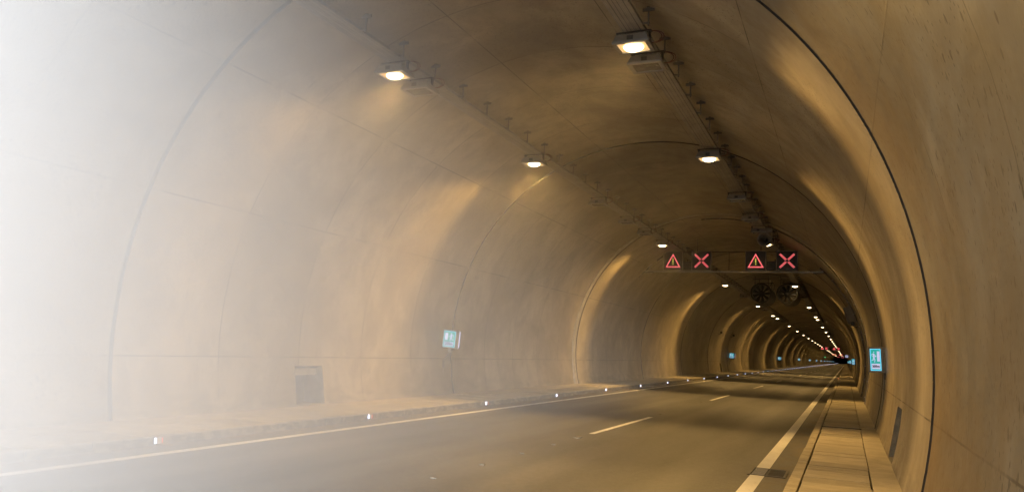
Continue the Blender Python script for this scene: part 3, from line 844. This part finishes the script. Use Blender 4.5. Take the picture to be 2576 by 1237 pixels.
# ------------------------------------------------------------------ jet fans
def jet_fan():
    t = bpy.data.objects.new("jet_fan", None); col.objects.link(t); Rf = .70; n = 40
    g = MB(); prof = [(Rf+.03, .06), (Rf, .0), (Rf-.03, -.02), (Rf-.06, .02), (Rf-.09, .25), (Rf-.09, 3.9), (Rf-.02, 4.0), (Rf, 3.95)]
    prof = [(Rf, 3.95), (Rf, .06), (Rf+.02, .03), (Rf+.01, .0), (Rf-.02, -.01), (Rf-.05, .02), (Rf-.09, .25), (Rf-.09, 3.95), (Rf, 3.95)]
    vs = [(a*math.cos(2*PI*k/n), b, a*math.sin(2*PI*k/n)) for a, b in prof for k in range(n)]; fs = []
    for i in range(len(prof)-1):
        for k in range(n): fs.append((i*n+k, i*n+(k+1) % n, (i+1)*n+(k+1) % n, (i+1)*n+k))
    g.faces(vs, fs, 0, True); g.build("casing", M['dkfan'], t)
    h = MB(); h.tube([(0, .30, 0), (0, .36, 0), (0, .9, 0)], [.08, .20, .22], 24); ho = h.build("hub", M['dkfan'], t)
    b = MB()
    for k in range(9):
        a = 2*PI*k/9; ca, sa = math.cos(a), math.sin(a)
        def Q(rr, tt, yy_): return (rr*ca-tt*sa, yy_, rr*sa+tt*ca)
        for (r0, r1, w0, w1) in ((.2, .60, .055, .115),):
            b.faces([Q(r0, -w0, .45), Q(r0, w0, .60), Q(r1, w1, .58), Q(r1, -w1, .50), Q(r0, -w0, .47), Q(r0, w0, .62), Q(r1, w1, .60), Q(r1, -w1, .52)],
                    [(0,1,2,3), (7,6,5,4), (0,4,5,1), (1,5,6,2), (2,6,7,3), (3,7,4,0)])
    b.build("blades", M['dkfan'], t)
    s = MB()
    for yy_ in (.5, 3.4):
        for xx in (-.45, .45): s.tube([(xx, yy_, .5), (xx, yy_, 1.25)], .025, 6)
        s.box(-.6, .6, yy_-.04, yy_+.04, 1.0, 1.05)
    s.build("hangers", M['dksteel'], t)
    c = MB(); c.tube([(.55, .3, .45), (.75, .3, .8), (.9, .3, .6), (.85, .35, .3), (.7, .35, .1)], .018, 6); c.build("cable", M['dark'], t)
    return t
M['dkfan'] = simple("fan_dark_metal", (.045, .045, .045), .45, .5)
F1 = jet_fan(); F1.location = (-.59, 55.6, 6.30); tag(F1, "left one of two dark round jet fans under the crown", "jet fan", "jet fans behind the gantry")
F2 = copy_tree(F1); F2.location = (1.16, 55.6, 6.30); tag(F2, "right one of two dark round jet fans under the crown", "jet fan", "jet fans behind the gantry")
F3 = copy_tree(F1); F3.location = (-.59, 310, 6.3); tag(F3, "small left fan of the far pair behind the second gantry", "jet fan", "far jet fans behind the second gantry")
F4 = copy_tree(F1); F4.location = (1.16, 310, 6.3); tag(F4, "small right fan of the far pair behind the second gantry", "jet fan", "far jet fans behind the second gantry")

# ------------------------------------------------------------------ kerb marker lights
def marker():
    t = bpy.data.objects.new("kerb_light", None); col.objects.link(t)
    g = MB(); g.box(0, .035, -.05, .05, -.045, .045, 0, .008); g.build("housing", M['marker'], t)
    g = MB(); g.box(.004, .032, -.062, -.0505, -.038, .038, 0, .003); g.build("white_lens", M['white_led'], t)
    g = MB(); g.box(.004, .032, .0505, .062, -.038, .038, 0, .003); g.build("red_lens", M['red_led2'], t)
    return t
mk = marker(); k = 0; Y = 8.3
ys_ = [8.3, 13.75, 19.5, 25.2, 31.2, 37.1, 43.3, 49.3]
while len(ys_) < 170: ys_.append(ys_[-1]+6.05)
for i, y in enumerate(ys_):
    o = mk if i == 0 else copy_tree(mk)
    o.location = (LK-.002, y, .075)
    if i < 16: tag(o, "small kerb light on the left kerb face, %s from the camera" % ORD[i], "kerb light", "kerb lights on the left kerb")
    else: tag(o, "tiny bright kerb light far along the left kerb", "kerb light", "far kerb lights on the left kerb")
for y, lab in ((82, "red kerb light glowing at the right kerb"), (180, "faint red light far along the right kerb"), (330, "farthest faint red light along the right kerb")):
    o = copy_tree(mk); o.location = (RK-.012, y, .1); o.rotation_euler = (0, 0, PI); tag(o, lab, "kerb light", "kerb lights on the right kerb")

# far white information sign on the right wall and a green signal on the left
t = thing("information_sign", (5.0, 174, 2.98), "small white lit sign on the right wall far down the tunnel", "sign")
g = MB(); g.box(-.28, .28, 0, .15, -.24, .24, 0, .01); g.build("housing", M['grey_paint'], t)
g = MB(); g.box(-.26, .26, -.012, -.001, -.22, .22); g.build("face", M['sw'], t)
g = MB(); g.box(-.16, -.02, -.016, -.0125, -.12, .1); g.box(.04, .18, -.016, -.0125, -.02, .12); g.build("symbol", M['sblack'], t)
g = MB(); g.box(.2, .8, .05, .10, -.03, .03); g.build("arm", M['dksteel'], t)
t = thing("green_signal", (-5.8, 452, 3.99), "tiny green signal light on the left wall far away", "signal light")
g = MB(); g.box(-.3, .12, .0, .2, -.14, .14, 0, .02); g.build("housing", M['dark'], t)
g = MB(); disc(g, -.05, 0, .11, -.01, 12); g.build("lens", M['led_green'], t)

# ------------------------------------------------------------------ added volume for the white fade at the left

def add_veil():
    g = MB(); g.box(-6.6, 4.0, YP+.3, 70, -.3, 8.0)
    o = g.build("veil", None) if False else None
    n = N("veil_air"); t = n.t; t.nodes.remove(n.b)
    sep = n.n("SeparateXYZ"); n.put(sep.inputs[0], n.obj()); X, Y = sep.outputs[0], sep.outputs[1]
    yy = n.math('MAXIMUM', n.math('ADD', Y, 0.0), 2.9)
    den = n.math('DIVIDE', VEIL_C, n.math('MULTIPLY', yy, yy))
    den = n.math('MULTIPLY', den, n.ramp(X, -3.6, 3.2, 1, 0))
    den = n.math('MULTIPLY', den, n.ramp(Y, 45, 70, 1, 0))
    den = n.math('MULTIPLY', den, n.ramp(Y, -3.0, 3.0, 0, 1))
    v = n.n("VolumeScatter"); v.inputs["Color"].default_value = (.995, .995, .995, 1); v.inputs["Anisotropy"].default_value = 0
    n.put(v.inputs["Density"], den); t.links.new(v.outputs[0], n.o.inputs["Volume"])
    o = g.build("veil", n.m)
    tag(o, "added white mist drifting in along the left wall", "veil", kind="stuff")
VEIL_C = 4.8
add_veil()
